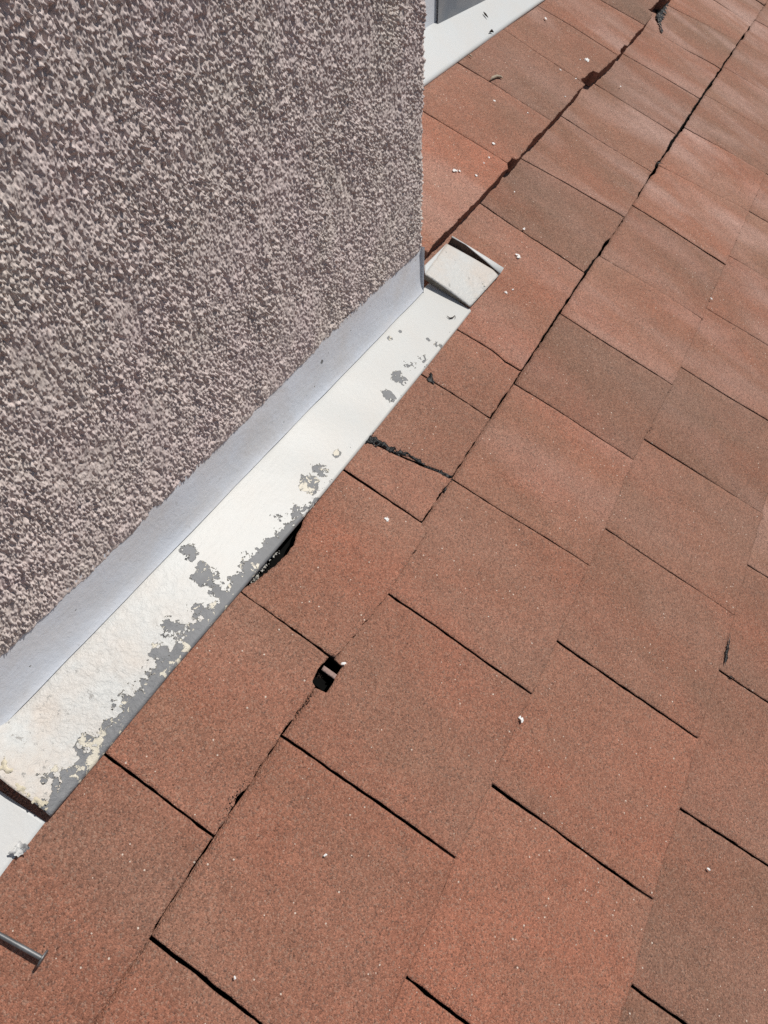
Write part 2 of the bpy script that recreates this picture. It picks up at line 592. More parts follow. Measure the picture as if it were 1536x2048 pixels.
# ---- course under the chimney apron (butt on line 1)
z_a = 0.003
c0 = [slot_u(-6.5, -6.5, 0, w0), slot_u(-5.5, -5.5, 0, w0), slot_u(-4.5, -4.5, 0, w0), slot_u(-3.5, -3.5, 0, w0), slot_u(-2.5, -2.5, 0, w0), slot_u(-1.5, -1.5, 0, w0), slot_u(-.52, -.52, 0, w0),
      slot_px([(213, 1510), (422, 1670)], (.0026, .0020)),
      slot_px([(483, 1183), (570, 1246), (664, 1317)], (.0016, .0020)),
      slot_px([(690, 938), (840, 1045)], (.0020, .0016)),
      slot_px([(735, 876), (810, 918), (900, 955)], (.0030, .0040)),
      slot_px([(845, 750), (975, 835)], (.0020, .0014)),
      slot_px([(945, 683), (985, 702), (1010, 726), (1037, 741)], (.0000, .0022)),
      slot_px([(962, 404), (1164, 544)], (.0028, .0026)),
      slot_px([(1055, 320), (1250, 437)], (.0022, .0004)),
      slot_px([(1128, 232), (1300, 345)], (.0024, .0004)),
      slot_px([(1198, 168), (1348, 268)], (.0026, .0026)),
      slot_px([(1255, 109), (1395, 196)], (.0028, .0026)),
      slot_px([(1312, 62), (1438, 137)], (.0003, .0030)),
      slot_px([(1355, 17), (1474, 84)], (.0022, .0010)),
      slot_u(12.35, 12.5, 0, w0), slot_u(13.3, 13.4, 0, w0), slot_u(14.3, 14.4, 0, w0), slot_u(15.3, 15.4, 0, w0), slot_u(16.3, 16.4, 0, w0)]
c0 = snap(c0, 0)
HOLE_L, HOLE_R = at(640, 1379)[0], at(663, 1318)[0]


def butt0(x):
    d = 0.0 * x
    d = d + 0.0046 * smoothstep(HOLE_L - .001, HOLE_L + .001, x) * (1 - smoothstep(HOLE_R + .001, HOLE_R + .003, x))     # broken corner by the hole
    d = d - 0.0100 * smoothstep(at(700, 1310)[0] - .03, at(790, 1195)[0], x) * (1 - smoothstep(at(865, 1072)[0], at(865, 1072)[0] + .001, x))   # slipped tab
    d = d + 0.0008 * np.clip(gapn(x * .5), 0, 3) * smoothstep(.85, 1.0, x)
    return d


TORN0, TORN1 = at(490, 1172)[0], at(640, 1000)[0]


TORN = np.array([at(a, b, .002)[:2] for a, b in [(478, 1186), (488, 1175), (505, 1165), (525, 1150), (545, 1134), (558, 1125), (578, 1103), (592, 1078), (601, 1056), (614, 1026), (627, 1006), (640, 992)]])
TORN[0, 1] = TORN[-1, 1] = -.055


def torn(x):
    return .002 - np.interp(x, TORN[:, 0], TORN[:, 1]) + .0005 * edge_a(x)


TONES.update({(0, 13): (0.68, .90, .35), (0, 16): (0.60, .95, .7), (0, 6): (0.12, .88, .05), (0, 7): (.22, 1.0, .05), (0, 8): (.16, 1.02, .05),
              (0, 12): (.30, 1.04, .45), (0, 11): (.30, 1.0, .3), (0, 10): (.34, .96, .1), (0, 9): (.10, 1.02, .1)})
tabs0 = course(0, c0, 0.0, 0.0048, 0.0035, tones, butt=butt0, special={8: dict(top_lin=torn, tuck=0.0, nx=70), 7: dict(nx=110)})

# ---- courses 1, 2, 3 ...
c1 = [slot_u(k, k, 1, w0) for k in (-6, -5, -4, -3, -2, -1)] + [
      slot_ext((300, 1873), (520, 2046), 1, (.0030, .0028)),
      slot_px([(565, 1470), (910, 1715)], (.0030, .0022)),
      slot_px([(790, 1195), (1062, 1387)], (.0026, .0024)),
      slot_px([(903, 955), (1178, 1130)], (.0022, .0016)),
      slot_px([(1031, 765), (1262, 915)], (.0024, .0007)),
      slot_px([(1115, 620), (1345, 770)], (.0028, .0018)),
      slot_px([(1197, 505), (1405, 637)], (.0026, .0004)),
      slot_px([(1263, 405), (1450, 527)], (.0030, .0020)),
      slot_px([(1314, 325), (1497, 422)], (.0022, .0006)),
      slot_px([(1368, 250), (1530, 347)], (.0014, .0010)),
      slot_px([(1408, 185), (1562, 278)], (.0024, .0016)),
      slot_px([(1448, 131), (1592, 217)], (.0024, .0016)),
      slot_px([(1483, 82), (1618, 160)], (.0024, .0016)),
      slot_u(12.8, 13.1, 1, w0), slot_u(13.8, 14.1, 1, w0), slot_u(14.8, 15.1, 1, w0), slot_u(15.8, 16.1, 1, w0)]
c1 = snap(c1, 1)
NOT_A, NOT_B = at(652, 1386)[0], at(692, 1334)[0]


def top1(x):
    notch = 0.0112 * smoothstep(NOT_A - .0008, NOT_A + .0008, x) * (1 - smoothstep(NOT_B - .0008, NOT_B + .0008, x))
    lost = (0.0003 + 0.0012 * np.clip(gapn(x * .45 + 3), -.4, 2)) * smoothstep(.86, .95, x) + 0.0013 + 0.0004 * np.clip(gapn(x * 2 + 1), -1, 2)
    return notch + lost


def tuck1(i, x):
    return 0.0


TONES.update({(1, 10): (.62, .90, .2), (1, 9): (.34, 1.08, .35), (1, 11): (.30, 1.06, .6), (1, 12): (.45, .98, .6), (1, 7): (.28, .98, .05), (1, 6): (.20, .98, .0),
              (1, 5): (.15, .92, .0), (1, 8): (.30, 1.0, .1)})
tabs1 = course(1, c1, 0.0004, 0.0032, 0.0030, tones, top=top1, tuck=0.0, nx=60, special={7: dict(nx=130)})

c2 = [slot_u(k - .5, k - .5, 2, w0) for k in (-5, -4, -3, -2, -1, 0)] + [
      slot_ext((815, 1955), (935, 2048), 2, (.0028, .0026)),
      slot_px([(980, 1565), (1307, 1800)], (.0030, .0026)),
      slot_px([(1115, 1280), (1395, 1475)], (.0026, .0020)),
      slot_px([(1217, 1057), (1468, 1230)], (.0024, .0018)),
      slot_px([(1298, 880), (1525, 1025)], (.0024, .0020)),
      slot_ext((1362, 730), (1570, 862), 2, (.0024, .0020)),
      slot_ext((1410, 610), (1606, 733), 2, (.0014, .0020)),
      slot_ext((1462, 510), (1640, 618), 2, (.0022, .0020)),
      slot_ext((1503, 422), (1672, 523), 2, (.0022, .0020)),
      slot_u(9.2, 9.3, 2, w0), slot_u(10.2, 10.3, 2, w0), slot_u(11.2, 11.3, 2, w0), slot_u(12.2, 12.3, 2, w0), slot_u(13.2, 13.3, 2, w0), slot_u(14.2, 14.3, 2, w0)]
c2 = snap(c2, 2)
TONES.update({(2, 6): (.12, 1.06, .0), (2, 7): (.20, 1.02, .0), (2, 8): (.42, .98, .1), (2, 9): (.50, 1.0, .2), (2, 10): (.66, .92, .3)})
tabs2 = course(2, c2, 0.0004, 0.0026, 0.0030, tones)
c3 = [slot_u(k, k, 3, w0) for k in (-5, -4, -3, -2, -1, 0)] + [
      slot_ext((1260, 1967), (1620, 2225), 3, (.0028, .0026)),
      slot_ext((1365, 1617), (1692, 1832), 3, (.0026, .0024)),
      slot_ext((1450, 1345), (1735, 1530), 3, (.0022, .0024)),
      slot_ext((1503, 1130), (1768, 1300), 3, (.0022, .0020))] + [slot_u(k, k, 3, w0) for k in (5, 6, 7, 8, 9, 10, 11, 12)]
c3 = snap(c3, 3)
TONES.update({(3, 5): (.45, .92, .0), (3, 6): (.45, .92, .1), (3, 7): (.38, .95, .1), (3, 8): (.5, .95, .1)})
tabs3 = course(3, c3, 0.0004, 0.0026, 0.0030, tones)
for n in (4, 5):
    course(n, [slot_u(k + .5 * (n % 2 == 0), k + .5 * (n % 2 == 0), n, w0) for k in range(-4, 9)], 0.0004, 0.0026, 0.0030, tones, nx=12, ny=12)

# ---- raised course beside the chimney (butt on line 0, laid over an older layer)
ZR = 0.026
cm = [slot_px([(712, 418), (853, 503)], (.0, .0), ZR),
      slot_px([(850, 221), (1022, 331)], (.0020, .0022), ZR),
      slot_px([(915, 122), (1103, 242)], (.0022, .0024), ZR),
      slot_px([(1003, 55), (1170, 170)], (.0012, .0004), ZR),
      slot_px([(1073, 7), (1238, 110)], (.0020, .0014), ZR),
      slot_px([(1140, -38), (1290, 50)], (.0016, .0018), ZR),
      slot_px([(1192, -78), (1335, 0)], (.0020, .0020), ZR),
      slot_px([(1240, -112), (1372, -40)], (.0020, .0020), ZR)]
cm = [([p[0] + (p[0] - p[-1]) * .10, p[-1]], w) for p, w in cm]
xl = cm[-1][0][1][0]
for k in range(1, 7):
    cm.append(([np.array([xl + k * TAB + .03, .185]), np.array([xl + k * TAB, .012])], w0))
NOTCH = [(1160, 1182, .010), (1296, 1322, .012), (1002, 1018, .006), (1226, 1238, .005), (1290, 1297, .004)]


def px_on_line0(px):
    """x of the place where butt line 0 crosses image column px."""
    lo, hi = .6, 2.6
    for _ in range(40):
        mid_ = (lo + hi) / 2
        q = RC @ (np.array([mid_, .012, ZR]) - CAM)
        if q[0] / q[2] * FOC + 768 < px:
            lo = mid_
        else:
            hi = mid_
    return lo


NX = [(px_on_line0(a), px_on_line0(b), d) for a, b, d in NOTCH]


def buttm(x):
    d = 0.0006 * np.clip(gapn(x * .35 + 7), -1, 2.5)
    for a_, b_, dep in NX:
        d = d + dep * smoothstep(a_ - .002, a_ + .002, x) * (1 - smoothstep(b_ - .002, b_ + .002, x))
    return d


TONES.update({(-1, 0): (.12, 1.10, .55), (-1, 1): (.30, 1.02, .25), (-1, 2): (.58, .92, .35), (-1, 3): (.55, .96, .6), (-1, 4): (.40, 1.02, .8), (-1, 5): (.7, .85, .3)})
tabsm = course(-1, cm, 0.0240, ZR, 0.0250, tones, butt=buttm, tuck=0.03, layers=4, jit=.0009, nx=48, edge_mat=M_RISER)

# ------------------------------------------------------------------ chimney
A0 = at(0, 1450, .006); A1 = at(845, 580, .006)
XD = (A1 - A0) / np.linalg.norm(A1 - A0)                 # along the face
WN = np.cross(XD, UP); WN /= np.linalg.norm(WN)          # out of the face
UPW = UP - XD * (UP @ XD); UPW /= np.linalg.norm(UPW)
LEN = np.linalg.norm(A1 - A0)                            # length coordinate of the corner


def wall(s, h, o=0.0):
    s = np.asarray(s)[..., None]; h = np.asarray(h)[..., None]; o = np.asarray(o)[..., None] if not np.isscalar(o) else o
    return A0 + XD * s + UPW * h + WN * o


def wall_sh(px, py):
    X = on_plane(px, py, A0, WN)
    return (X - A0) @ XD, (X - A0) @ UPW


EDGE = np.array([wall_sh(*q) for q in [(0, 1308), (130, 1192), (285, 1040), (420, 918), (545, 772), (640, 690), (760, 582), (838, 497)]])
CORNER = EDGE[-1][0] + .002


EFIT = np.polyfit(EDGE[:, 0], EDGE[:, 1], 3)


def leg_top(s):
    s = np.clip(s, EDGE[0, 0] - .03, CORNER + .01)
    return np.polyval(EFIT, s)


RAST = 0.00040


def stucco_raster(ls, lh):
    """Thrown-on dash coat on a fine raster: crowded sharp grains, drawn out downwards, over a lumpy pitted ground (metres)."""
    ns, nh = int(ls / RAST) + 4, int(lh / RAST) + 4
    k = .001 / RAST
    w = rng.normal(size=(ns, nh))
    g1 = unit(blur(w, .76 * k, .36 * k) - 0.5 * blur(w, 1.8 * k, .85 * k))
    w = rng.normal(size=(ns, nh))
    g2 = unit(blur(w, 2.1 * k, .95 * k) - 0.5 * blur(w, 4.8 * k, 2.3 * k))
    g3 = unit(blur(rng.normal(size=(ns, nh)), 9.0 * k, 4.0 * k))
    g4 = unit(blur(rng.normal(size=(ns, nh)), 22 * k))
    g5 = np.clip(unit(blur(rng.normal(size=(ns, nh)), 14 * k, 11 * k)), -2, 2)
    grain = np.log1p(np.exp(1.7 * g1 + .25))
    pits = -np.log1p(np.exp(2.2 * (-g2 - .75)))            # deeper hollows here and there
    h = (0.54 + .13 * g5) * grain + 0.28 * np.tanh(g2) + .38 * pits + 0.42 * g3 + 0.35 * g4 - .2
    return h * 0.00115


def bilinear(R_, u, v):
    u = np.clip(u, 0, R_.shape[0] - 1.001); v = np.clip(v, 0, R_.shape[1] - 1.001)
    i = u.astype(int); j = v.astype(int); a = u - i; b = v - j
    return (R_[i, j] * (1 - a) + R_[i + 1, j] * a) * (1 - b) + (R_[i, j + 1] * (1 - a) + R_[i + 1, j + 1] * a) * b


def stucco_face(name, parent):
    """The face in view, meshed finer where it is nearer, wrapped round the corner."""
    top = 0.46
    s_end = CORNER + .030
    steps = []
    x = 0.0
    while x < 1.0:                                        # spacing grows along the face
        steps.append(x); x += .00043 / .70 * (1 + 0.75 * x)
    q = np.array(steps)
    hq = np.linspace(0, 1, 880)
    left = -.004 + .165 * hq                              # the frame cuts the face on a slant
    left = np.minimum(left, .150)
    S_ = left[None] + (s_end - left)[None] * q[:, None]
    e = Noise1(0.006, 21); e2 = Noise1(0.0018, 22)
    low = leg_top(S_) + 0.0006 * e(S_) + 0.0005 * e2(S_)
    Hh = low + (top - low) * hq[None]
    dist = Hh - low
    R_ = stucco_raster(s_end + .02, top + .02)
    rel = bilinear(R_, (S_ + .006) / RAST, Hh / RAST)
    for (px, py, ra, am) in [(400, 455, .022, .55), (60, 440, .018, .40), (720, 150, .024, .2), (330, 400, .014, .40), (520, 560, .026, .25)]:
        cs, ch = wall_sh(px, py)
        wgt = am * np.exp(-(((S_ - cs) / ra) ** 2 + ((Hh - ch) / (ra * .8)) ** 2))
        rel = rel * (1 - .70 * wgt) + .0008 * wgt          # trowel-flattened patches
    off = 0.0020 + rel
    f = smoothstep(-.002, .006, dist)
    off = off * f + 0.0013 * (1 - f)
    rad = .006
    t = np.clip((S_ - (CORNER - rad)) / rad, 0, None)
    ang = np.clip(t, 0, math.pi / 2)
    beyond = np.clip(t - math.pi / 2, 0, None) * rad
    s2_ = np.minimum(S_, CORNER - rad) + np.sin(ang) * rad * (t > 0)
    o2_ = -(1 - np.cos(ang)) * rad - beyond
    P_ = wall(s2_ + np.sin(ang) * off, Hh, o2_ + np.cos(ang) * off)
    return mesh_object(name, P_.reshape(-1, 3), grid_faces(*Hh.shape), M_STUCCO, parent, base=CH_BASE)


CH_BASE = wall(0.3, 0.0)
chimney = empty('stucco_chimney', CH_BASE)
tag(chimney, 'broad chimney with rough pinkish grey dashed stucco rising from the roof', 'chimney')
stucco_face('stucco_face', chimney)


def box_pts(c):
    return c, [(0, 1, 2, 3), (7, 6, 5, 4), (0, 4, 5, 1), (1, 5, 6, 2), (2, 6, 7, 3), (3, 7, 4, 0)]


def coarse(name, P_):
    nu, nv = P_.shape[:2]
    return mesh_object(name, P_.reshape(-1, 3), grid_faces(nu, nv), M_STUCCO, chimney, base=CH_BASE)


# the face goes on past the frame: above and to the lower side, coarser
def coarse_face(s0, s1, h0, h1, cell, seed_off=0.0):
    S = np.linspace(s0, s1, int((s1 - s0) / cell) + 2); Hh = np.linspace(h0, h1, int((h1 - h0) / cell) + 2)
    rel = 0.0012 * unit(blur(rng.normal(size=(len(S), len(Hh))), 1.0)) + .0028
    return wall(*np.meshgrid(S, Hh, indexing='ij'), rel)


coarse('stucco_face', coarse_face(-.75, -.0035, .045, 1.1, .003))
coarse('stucco_face', coarse_face(-.006, .152, .052, .4605, .003) - WN * .0080)
coarse('stucco_face', coarse_face(-.004, CORNER, .459, 1.1, .003))
# flank, shoulder wall behind it and the core
FAR_Y = .2335
q0 = wall(CORNER, 0.0, -.03)
up_ = UPW
flank = np.array([[wall(CORNER + .0015, h, -d) for h in np.linspace(-.05, 1.1, 120)] for d in np.linspace(.028, .30, 30)])
flank = flank + (XD * .0012) * unit(rng.normal(size=flank.shape[:2]))[..., None]
coarse('flank', flank)
CB = [wall(-.75, -.05, -.004), wall(CORNER - .008, -.05, -.004), wall(CORNER - .008, -.05, -.6), wall(-.75, -.05, -.6)]
CT = [c + UPW * 1.145 for c in CB]
mesh_object('core', CB + CT, [(3, 2, 1, 0), (4, 5, 6, 7), (0, 1, 5, 4), (1, 2, 6, 5), (2, 3, 7, 6), (3, 0, 4, 7)], M_STUCCO, chimney, base=CH_BASE, smooth=False)

# ------------------------------------------------------------------ apron flashing at the chimney foot
PZ = 0.0065
pe = np.array([at(*q, PZ) for q in [(100, 1630), (210, 1500), (345, 1337), (480, 1180), (600, 1040), (740, 870), (850, 735), (950, 610)]])
pan_x = np.r_[pe[0, 0] - .03, pe[:, 0], pe[-1, 0] + .02]
pan_y = np.r_[pe[0, 1], pe[:, 1], pe[-1, 1]]


def pan_edge(x):
    return np.interp(x, pan_x, pan_y)


def crease_y(x):
    s = (x - A0[0]) / XD[0]
    return A0[1] + XD[1] * s


apron_base = np.array([.36, -.045, .004])
apron = empty('apron_flashing', apron_base)
tag(apron, 'long white painted metal flashing with flaking paint along the chimney foot', 'flashing', 'metal flashings round the chimney')
# lower end of this length of flashing (it laps over the next)
e0 = at(0, 1556, .0165); e1 = at(97, 1630, .0115)


def build_pan(name, x0f, x1f, z0, material, parent, base, ny=44, nx=420, bow=0.0, attrs=True, hem=True, yo=None, edge=pan_edge, crease=crease_y, thick=.0009):
    """Sheet from the crease to the outer edge with a turned-down hem. x0f(t), x1f(t): ends as functions of t (0 crease, 1 edge)."""
    t = np.linspace(0, 1, ny)
    r = np.linspace(0, 1, nx)
    X = x0f(t)[None] * (1 - r)[:, None] + x1f(t)[None] * r[:, None]
    cy = crease(X); ey = edge(X)
    Y = cy + (ey - cy) * t[None]
    Z = z0(X, t[None]) + 0.0004 * wav_a(X * .8) * t[None] + 0.00025 * wav_b(X * 1.7 + Y)
    P_ = np.stack([X, Y, Z], -1)
    if hem:
        h = P_[:, -1:].copy(); h[..., 1] -= .0012; h[..., 2] -= .0022
        P_ = np.concatenate([P_, h], 1)
    V, F = slab(P_, thick)
    at_ = None
    if attrs:
        XX = V[:, 0]; YY = V[:, 1]
        at_ = {'peel': peel(XX, YY), 'rough': np.clip(1 - (XX - .05) / .19, 0, 1) ** .8}
    return mesh_object(name, V, F[:, ::-1] if False else F, material, parent, base=base, attrs=at_)


PATCH = [(381, 1105, 8, 1.0), (408, 1150, 11, 1.1), (440, 1186, 9, 1.0), (395, 1222, 12, .9), (350, 1256, 11, .8), (322, 1312, 11, .85), (256, 1408, 12, .9),
         (178, 1494, 11, 1.0), (127, 1556, 10, 1.1), (84, 1558, 5, 1.0), (566, 1031, 10, .8), (547, 1066, 9, .6), (620, 968, 10, 1.1), (675, 908, 5.5, 1.0),
         (592, 1026, 9, .9), (556, 1062, 8, .8), (640, 940, 8, .9), (796, 757, 11, .95), (873, 687, 8, .7), (895, 660, 8, .6), (777, 791, 8, .9), (779, 678, 3.4, 1.0),
         (799, 664, 2.6, .9), (857, 680, 3.5, .9), (500, 1130, 8, .8), (470, 1165, 8, .8), (345, 1103, 3, .6), (700, 900, 4, .5), (820, 730, 8, .8), (845, 715, 7, .8)]
PC = [(*at(a, b, PZ)[:2], r_ * .001, w_) for a, b, r_, w_ in PATCH]


def peel(X, Y):
    d = np.abs(Y - pan_edge(X))                       # distance from the outer edge
    amount = np.interp(X, [.0, .03, .20, .30, .36, .44, .52, .60, .68, .72], [.9, .95, .95, .85, .7, .25, .3, .55, .30, .0])
    v = 0.31 * amount * np.exp(-(d / .0105) ** 2) + .19 * amount * np.exp(-(d / .029) ** 2) * smoothstep(.42, .28, X)
    for cx, cy, r_, w_ in PC:
        v = np.maximum(v, 0.36 * w_ * np.exp(-(((X - cx) ** 2 + (Y - cy) ** 2) / (r_ * 1.3) ** 2) ** 1.3))
    return 0.29 + v


lap = lambda x: smoothstep(.075, .015, x)
build_pan('pan', lambda t: e0[0] + (e1[0] - e0[0]) * (t - .55) / .45 + .0005 * np.sin(t * 9), lambda t: .712 + 0 * t,
          lambda X, t: .0078 - .0013 * t + .0100 * lap(X) * (1 - .5 * t ** 3), M_PAINT, apron, apron_base)
# upstand against the chimney, a few chips in its paint
CHIPS = [(642, 722, 2.6, 1), (628, 772, 2.2, 1), (612, 790, 1.6, .9), (655, 705, 1.5, .9), (668, 715, 1.2, .9), (515, 905, 1.4, .9), (395, 970, 1.2, .8), (230, 1090, 1.4, .8), (832, 520, 2.2, 1),
         (826, 540, 1.2, .9), (150, 1220, 1.2, .8), (330, 1040, 1.0, .8), (565, 842, 1.4, .9), (60, 1330, 1.5, .9), (700, 660, 1.2, .8)]
CHW = [(on_plane(a, b, A0, WN), r_ * .001, w_) for a, b, r_, w_ in CHIPS]


def chips(V_):
    v = np.zeros(len(V_))
    for p, r_, w_ in CHW:
        d = V_ - p
        d2 = (d @ XD) ** 2 / (1.3 * r_) ** 2 + (d @ UPW) ** 2 / r_ ** 2
        v = np.maximum(v, .34 * w_ * np.exp(-d2))
    return .29 + v


S = np.linspace(-.02, CORNER + .004, 700); hh = np.linspace(0, 1, 48)
top_h = leg_top(S) + .004
Hh = .0022 + (top_h - .0022)[:, None] * hh[None]
o_ = .0010 + .0005 * wav_a(S * .6)[:, None] * hh[None] + 0.0032 * np.exp(-hh[None] * 9.0) + .00022 * unit(blur(rng.normal(size=Hh.shape), 7, 14))
LG = wall(np.broadcast_to(S[:, None], Hh.shape), Hh, o_)
V, F = slab(LG[:, ::-1], 0.0001)
mesh_object('upstand', LG.reshape(-1, 3), grid_faces(*LG.shape[:2]), M_LEG, apron, base=apron_base,
            attrs={'rough': np.full(LG.shape[0] * LG.shape[1], .16), 'peel': chips(LG.reshape(-1, 3))})
# return of the upstand round the corner
RT = np.array([[wall(CORNER + .004, h, .004 - d) for h in np.linspace(.0, leg_top(CORNER) + .002, 12)] for d in np.linspace(0, .05, 8)])
mesh_object('upstand_return', RT.reshape(-1, 3), grid_faces(8, 12), M_LEG, apron, base=apron_base, attrs={'rough': np.full(96, .2)})

# thick crusts of old paint along its lapped end
for k, (pts, zc) in enumerate([([(3, 1526, 3.4), (14, 1540, 2.4)], .0152), ([(28, 1566, 1.6), (48, 1582, 2.2), (60, 1590, 1.4)], .0143), ([(70, 1600, 1.6), (86, 1612, 2.4), (92, 1620, 1.2)], .0130)]):
    blob('paint_crust', pts, zc, .0012, M_CRUST, apron, base=apron_base, seed=80 + k, cell=.0007, rag=.4)

# ---- next length of flashing, under the lap
low_base = np.array([-.06, -.045, .002])
lower = empty('apron_flashing', low_base)
tag(lower, 'short end of clean white flashing lapped under the flaking length', 'flashing', 'metal flashings round the chimney')
le = np.array([at(*q, .004) for q in [(0, 1762), (30, 1722), (62, 1690), (100, 1640)]])


def low_edge(x):
    return np.interp(x, np.r_[-.5, le[:, 0], .2], np.r_[le[0, 1] - .002, le[:, 1] + .002, le[-1, 1] + .002])


g0 = at(0, 1581, .003); g1_ = at(84, 1638, .003)
build_pan('pan', lambda t: -.42 + 0 * t, lambda t: g0[0] + (g1_[0] - g0[0]) * (t - .55) / .45, lambda X, t: .0026 - .0002 * t, M_PAINT2, lower, low_base, nx=200, ny=30, attrs=False, edge=low_edge)
Sl = np.linspace(-.5, .03, 120)
LG2 = wall(np.broadcast_to(Sl[:, None], (120, 14)), np.broadcast_to(np.linspace(-.002, .058, 14)[None], (120, 14)), .0006 + .0 * np.zeros((120, 14)))
mesh_object('upstand', LG2.reshape(-1, 3), grid_faces(120, 14), M_LEG, lower, base=low_base)
# torn, curled flake of paint at its edge
fb = at(44, 1697, .006)
aa, bb = np.linspace(0, 1, 9)[:, None, None], np.linspace(0, 1, 7)[None, :, None]
fl = (1 - aa) * (1 - bb) * at(17, 1707, .0040) + aa * (1 - bb) * at(38, 1681, .0085) + aa * bb * at(61, 1696, .0120) + (1 - aa) * bb * at(36, 1714, .0045)
fl = fl + np.array([0, 0, .0022]) * np.sin(aa * 5 + bb * 3)
fl = fl + np.array([.0006, .0006, .0011]) * rng.normal(size=fl.shape) * .6
mesh_object('paint_curl', fl.reshape(-1, 3), grid_faces(9, 7), M_PAINT2, lower, base=low_base, smooth=False)

# ------------------------------------------------------------------ bent flashing step at the chimney corner
corner_base = at(920, 545, .004)
cf = empty('corner_flashing', corner_base)
tag(cf, 'small bent white metal flashing step at the chimney corner', 'flashing', 'metal flashings round the chimney')


def patch(c00, c10, c11, c01, nu, nv, sag=0.0):
    a_ = np.linspace(0, 1, nu)[:, None, None]; b_ = np.linspace(0, 1, nv)[None, :, None]
    P_ = (1 - a_) * (1 - b_) * c00 + a_ * (1 - b_) * c10 + a_ * b_ * c11 + (1 - a_) * b_ * c01
    P_ = P_ + np.array([0, 0, 1.0]) * sag * (4 * a_ * (1 - a_)) * np.ones_like(b_)
    return P_


pA = at(850, 548, .0205); pB = at(941, 613, .0105); pC = at(1000, 548, .0095); pD = at(893, 487, .0150)
P_ = patch(pA, pB, pC, pD, 24, 20, .0008)
P_[0, :, 0] += 0.0
V, F = slab(P_, .0010)
cx_, cy_ = at(972, 583, .01)[:2]
mesh_object('top_plate', V, F, M_PAINT, cf, base=corner_base,
            attrs={'peel': 0.34 + .22 * np.exp(-((V[:, 0] - cx_) ** 2 + (V[:, 1] - cy_) ** 2) / .012 ** 2), 'rough': np.full(len(V), .75)})
# ear of the plate tucked in against the chimney corner
ear = patch(at(849, 531, .0200), pA + [0, 0, .0002], (pA + pD) / 2 + [0, 0, .0002], pD + [0, 0, -.0004], 6, 10)
V, F = slab(ear, .0008)
mesh_object('plate_ear', V, F, M_PAINT2, cf, base=corner_base)
# front lip, turned down towards the pan and grimy
low_a = pA + np.array([.0030, -.002, -.0095]); low_b = pB + np.array([.0006, 0, -.0022])
lipP = patch(pA + [.0004, 0, -.0009], pB + [.0004, 0, -.0009], low_b, low_a, 20, 6)
mesh_object('front_lip', lipP.reshape(-1, 3), grid_faces(20, 6), M_DIRTY, cf, base=corner_base)
# upturned far edge: a bright strip, widest at its outer end, with a dark slot between it and the plate
so = [at(a, b, .0130) for a, b in [(905, 472), (938, 492), (972, 513), (1008, 536)]]
si = [at(a, b, .0128) for a, b in [(903, 474), (931, 489), (969, 520), (1001, 547)]]
strip = np.array([[o_ * (1 - t) + i_ * t for t in (0, .5, 1)] for o_, i_ in zip(so, si)])
V, F = slab(strip, .0008)
mesh_object('far_edge', V, F, M_PAINT2, cf, base=corner_base)
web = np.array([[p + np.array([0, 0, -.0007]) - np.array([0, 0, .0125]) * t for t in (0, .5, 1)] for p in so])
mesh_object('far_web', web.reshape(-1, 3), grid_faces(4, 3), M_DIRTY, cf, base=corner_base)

# ------------------------------------------------------------------ far flashing at the foot of the shoulder wall
far_base = at(1000, 60, .02)
far = empty('apron_flashing', far_base)
tag(far, 'clean white flashing beyond the chimney corner along the raised shingles', 'flashing', 'metal flashings round the chimney')
FZ = .0300
f_e = np.array([at(*q, FZ) for q in [(800, 198), (850, 165), (1000, 58), (1083, 0), (1200, -80)]])
f_c = np.array([at(*q, FZ + .002) for q in [(800, 92), (852, 60), (876, 46), (955, 4), (1060, -52)]])
fx = np.linspace(f_e[0, 0] - .2, f_e[-1, 0], 140); ft = np.linspace(0, 1, 16)
fey = np.interp(fx, f_e[:, 0], f_e[:, 1]); fcy = np.interp(fx, f_c[:, 0], f_c[:, 1])
FP = np.stack([np.broadcast_to(fx[:, None], (140, 16)), fcy[:, None] + .012 + (fey - fcy - .012)[:, None] * ft[None], np.broadcast_to(FZ + .002 - .002 * ft[None], (140, 16)) + .0006 * wav_a(fx * .7)[:, None] * ft[None]], -1)
h = FP[:, -1:].copy(); h[..., 1] -= .0015; h[..., 2] -= .0035
V, F = slab(np.concatenate([FP, h], 1), .001)
mesh_object('pan', V, F, M_PAINT2, far, base=far_base)
# upstand of the far wall, plumb, and a slightly angled sheet lapped over it, given a darker blue-grey colour
fl_x = np.linspace(f_c[0, 0] - .2, f_c[-1, 0], 60)
fl_y = np.interp(fl_x, f_c[:, 0], f_c[:, 1])
LF = np.array([[np.array([x, y + .003, FZ + .001]) + UP * hh_ for hh_ in np.linspace(0, .11, 8)] for x, y in zip(fl_x, fl_y)])
mesh_object('upstand', LF.reshape(-1, 3), grid_faces(60, 8), M_LEG, far, base=far_base)
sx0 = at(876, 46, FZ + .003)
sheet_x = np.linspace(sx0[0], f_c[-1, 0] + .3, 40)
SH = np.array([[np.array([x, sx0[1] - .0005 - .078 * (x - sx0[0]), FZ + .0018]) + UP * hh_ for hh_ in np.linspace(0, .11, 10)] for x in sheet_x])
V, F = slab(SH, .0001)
mesh_object('lapped_sheet', SH.reshape(-1, 3), grid_faces(40, 10), M_SHEET, far, base=far_base)
